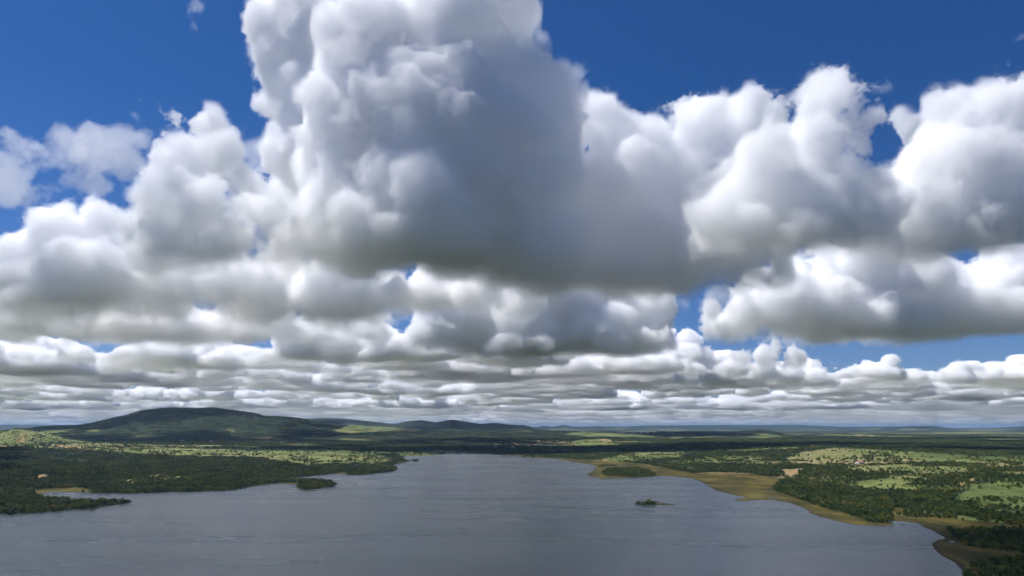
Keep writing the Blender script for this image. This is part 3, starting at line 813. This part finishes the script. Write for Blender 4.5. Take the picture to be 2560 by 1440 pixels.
# ------------------------------------------------------------------ village
def plain(name, col, rough=.8, bump=0):
    m, t, b = material(name)
    n = noise_node(t, .8, 4); c = mixc(t, tuple(v * .82 for v in col), tuple(min(1, v * 1.12) for v in col), n.outputs['Fac'])
    t.links.new(c, b.inputs['Base Color']); b.inputs['Roughness'].default_value = rough
    return m
WALLS = [('white plastered', plain('white_plaster', (.72, .70, .66))), ('cream', plain('cream_plaster', (.66, .58, .42))), ('pale pink', plain('pink_plaster', (.62, .42, .34)))]
roof_m = plain('clay_tiles', (.36, .17, .10)); dark_m = plain('dark_opening', (.04, .035, .03))
def house(px, py, lab, wall_kind, size=1.0, rot=0.0, group='village houses on the far shore'):
    r = bpy.data.objects.new('village_house', None); sc.collection.objects.link(r)
    x, y, z = at_px(px, py); r.location = (x, y, z); r.rotation_euler = (0, 0, rot)
    tag(r, lab, 'house', group)
    w_, d_, h_ = 7 * size, 4.5 * size, 3.6 * size
    V = [(-w_,-d_,-1.5),(w_,-d_,-1.5),(w_,d_,-1.5),(-w_,d_,-1.5),(-w_,-d_,h_),(w_,-d_,h_),(w_,d_,h_),(-w_,d_,h_),(-w_,0,h_+1.9*size),(w_,0,h_+1.9*size)]
    wl = link_mesh('wall', V, [(0,1,5,4),(2,3,7,6),(1,2,6,9,5),(3,0,4,8,7)], [WALLS[wall_kind][1]], r)
    e, g = .6, .25
    R = [(-w_-e,-d_-e,h_-.25),(w_+e,-d_-e,h_-.25),(w_+e,0,h_+1.95*size),(-w_-e,0,h_+1.95*size),(w_+e,d_+e,h_-.25),(-w_-e,d_+e,h_-.25)]
    R += [(a, c, q + g) for a, c, q in R]
    link_mesh('roof', R, [(3,2,1,0),(5,4,2,3),(6,7,8,9),(9,8,10,11),(0,1,7,6),(4,5,11,10),(0,6,9,3),(3,9,11,5),(1,2,8,7),(2,4,10,8)], [roof_m], r)
    for nm, a, c, z0, z1 in (('door', -.12, .1, 0, 2.2), ('window', -.65, -.4, 1, 2.1), ('window', .42, .66, 1, 2.1)):
        link_mesh(nm, [(a*w_,-d_-.04,z0*size),(c*w_,-d_-.04,z0*size),(c*w_,-d_-.04,z1*size),(a*w_,-d_-.04,z1*size)], [(0,1,2,3)], [dark_m], r)
VILLAGE = [(1348,1110,0),(1346,1104,0),(1358,1112,1),(1366,1109,0),(1374,1112,0),(1383,1108,1),(1372,1105,0),(1386,1113,2),(1398,1110,1),(1404,1107,0),(1410,1111,2),(1412,1106,1),(1420,1111,0),(1427,1109,1),(1434,1110,0),
           (1290,1112,1),(1284,1108,2),(1296,1115,0),(1282,1119,0),(1240,1118,1),(1175,1119,2),(1252,1106,1),(1322,1116,1),(1240,1112,0),(1392,1103,1),(1338,1114,1)]
for k, (px, py, wk) in enumerate(VILLAGE):
    side = ('at the left, tree-covered end' if px < 1300 else 'in the bright middle' if px < 1380 else 'at the right end')
    house(px, py, WALLS[wk][0] + ' village house with clay roof, ' + side + ' of the far-shore village', wk, rt.uniform(1.0, 1.5), rt.uniform(-.8, .8),
          WALLS[wk][0] + ' houses ' + side + ' of the village')
for px, py, wk, lab in [(456,1103,0,'lone white farmhouse at the foot of the big dark hill'),(1965,1077.5,0,'white house on the plain right of the small dark hill'),
                        (2150,1160,0,'white farmhouse among bushes on the sunlit right pasture'),(528,1105,1,'cream farmhouse right of the lone white one below the big hill'),
                        (646,1097,1,'cream farmhouse in the clearing on the big hill\'s right flank')]:
    house(px, py, lab, wk, 1.5, .3, None)
for k, px in enumerate((1546,1552,1559,1566,1574,1583,1592,1604,1618,1634)):
    house(px, 1081.5 + (k % 3) * 1.2, 'white house in the very distant town near the horizon', 0, 2.4, rt.uniform(-.6, .6), 'houses of the distant town')

# ------------------------------------------------------------------ boat, poles, mast, driftwood
white_m, metal_m, wood_m = plain('white_paint', (.75, .75, .72), .4), plain('galvanised_steel', (.45, .46, .47), .5), plain('old_wood', (.12, .09, .07), .9)
def boat(px, py, L_, lab):
    r = bpy.data.objects.new('rowing_boat', None); sc.collection.objects.link(r)
    p = ground_at(px, py); r.location = (p[0], p[1], 0); r.rotation_euler = (0, 0, .15); tag(r, lab, 'boat')
    V, Fc = [], []
    n = 9
    for k in range(n):
        s = k / (n - 1) * 2 - 1; wv = .8 * (1 - abs(s) ** 2.4) + .02; x = s * L_ / 2; sh = .45 + .3 * abs(s) ** 2
        V += [(x, -wv, sh), (x, -wv * .7, -.05), (x, 0, -.18), (x, wv * .7, -.05), (x, wv, sh), (x, wv - .07, sh), (x, 0, .0), (x, -wv + .07, sh)]
    for k in range(n - 1):
        for j in range(8): Fc.append((k*8+j, k*8+(j+1) % 8, (k+1)*8+(j+1) % 8, (k+1)*8+j))
    link_mesh('hull', V, Fc, [white_m], r)
    for x in (-1.1, .9):
        link_mesh('thwart', [(x-.15,-.66,.3),(x+.15,-.66,.3),(x+.15,.66,.3),(x-.15,.66,.3),(x-.15,-.66,.34),(x+.15,-.66,.34),(x+.15,.66,.34),(x-.15,.66,.34)],
                  [(3,2,1,0),(4,5,6,7),(0,1,5,4),(1,2,6,5),(2,3,7,6),(3,0,4,7)], [wood_m], r)
boat(148, 1274.5, 5.5, 'small white boat at the near shore of the left spit')
def pole(px, py, h, rad, mat, lab, cat, name, arm=0):
    V, Fc = [], []
    limb(V, Fc, (0, 0, -1), (0, 0, h), rad, rad * .7, 8)
    r = bpy.data.objects.new(name, None); sc.collection.objects.link(r); r.location = at_px(px, py); tag(r, lab, cat)
    link_mesh('post', V, Fc, [mat], r)
    if arm:
        V, Fc = [], []
        limb(V, Fc, (-arm, 0, h * .93), (arm, 0, h * .93), rad * .6, rad * .6, 6)
        link_mesh('crossarm', V, Fc, [wood_m], r)
pole(2455, 1164, 9.5, .28, white_m, 'pale utility pole among bushes on the sunlit right pasture', 'utility pole', 'utility_pole', 1.1)
def mast(px, py, h, lab):
    r = bpy.data.objects.new('radio_mast', None); sc.collection.objects.link(r); r.location = at_px(px, py); tag(r, lab, 'radio mast')
    V, Fc = [], []
    q = [(-1, -.6), (1, -.6), (0, 1.1)]
    for a in q: limb(V, Fc, (*a, 0), (a[0]*.4, a[1]*.4, h), .16, .1, 4)
    for k in range(14):
        z0, z1 = h * k / 14, h * (k + 1) / 14
        for j in range(3):
            s0, s1 = 1 - .6 * z0 / h, 1 - .6 * z1 / h
            a, c = q[j], q[(j + 1) % 3]
            limb(V, Fc, (a[0]*s0, a[1]*s0, z0), (c[0]*s1, c[1]*s1, z1), .07, .07, 3)
    link_mesh('lattice', V, Fc, [metal_m], r)
    V, Fc = [], []
    limb(V, Fc, (0, 0, h), (0, 0, h + 5), .12, .04, 5)
    link_mesh('antenna', V, Fc, [metal_m], r)
mast(1905, 1098, 62, 'thin lattice radio mast below the small dark hill')
for px, py, L_, lab in [(565,1322,3.5,'dark driftwood log floating on the left open water'),(1171,1403,1.6,'dark floating branch near the bottom centre of the water'),
                        (1369,1390,1.6,'dark floating branch right of the bottom centre of the water'),(2350,1429,7,'long floating log near the bottom right shore'),(2308,1434,4,'shorter floating log left of the long one near the bottom right shore')]:
    V, Fc = [], []
    limb(V, Fc, (-L_/2, 0, .02), (L_/2, .2, .06), .16, .09, 7); limb(V, Fc, (0, 0, .05), (L_*.2, .5, .5), .07, .03, 5); limb(V, Fc, (-L_*.2, 0, .05), (-L_*.1, -.6, .35), .06, .03, 5)
    o = link_mesh('driftwood', V, Fc, [wood_m]); g_ = ground_at(px, py); o.location = (g_[0], g_[1], 0); o.rotation_euler = (0, 0, rt.uniform(-.3, .3))
    tag(o, lab, 'driftwood', 'driftwood floating on the lake')
# ------------------------------------------------------------------ haze in the air
hm = bpy.data.materials.new('haze'); hm.use_nodes = True
t = hm.node_tree; t.nodes.remove(t.nodes['Principled BSDF'])
pv = t.nodes.new('ShaderNodeVolumePrincipled')
pv.inputs['Color'].default_value = (.42, .64, 1, 1)
pv.inputs['Density'].default_value = 0.000014
pv.inputs['Anisotropy'].default_value = 0.2
t.links.new(pv.outputs[0], t.nodes['Material Output'].inputs['Volume'])
x0, x1, y0, y1, z0, z1 = -125000, 125000, -6000, 125000, -6, 560
hz = link_mesh('haze', [(x0,y0,z0),(x1,y0,z0),(x1,y1,z0),(x0,y1,z0),(x0,y0,z1),(x1,y0,z1),(x1,y1,z1),(x0,y1,z1)],
               [(3,2,1,0),(4,5,6,7),(0,1,5,4),(1,2,6,5),(2,3,7,6),(3,0,4,7)], [hm])
hz['kind'] = 'stuff'
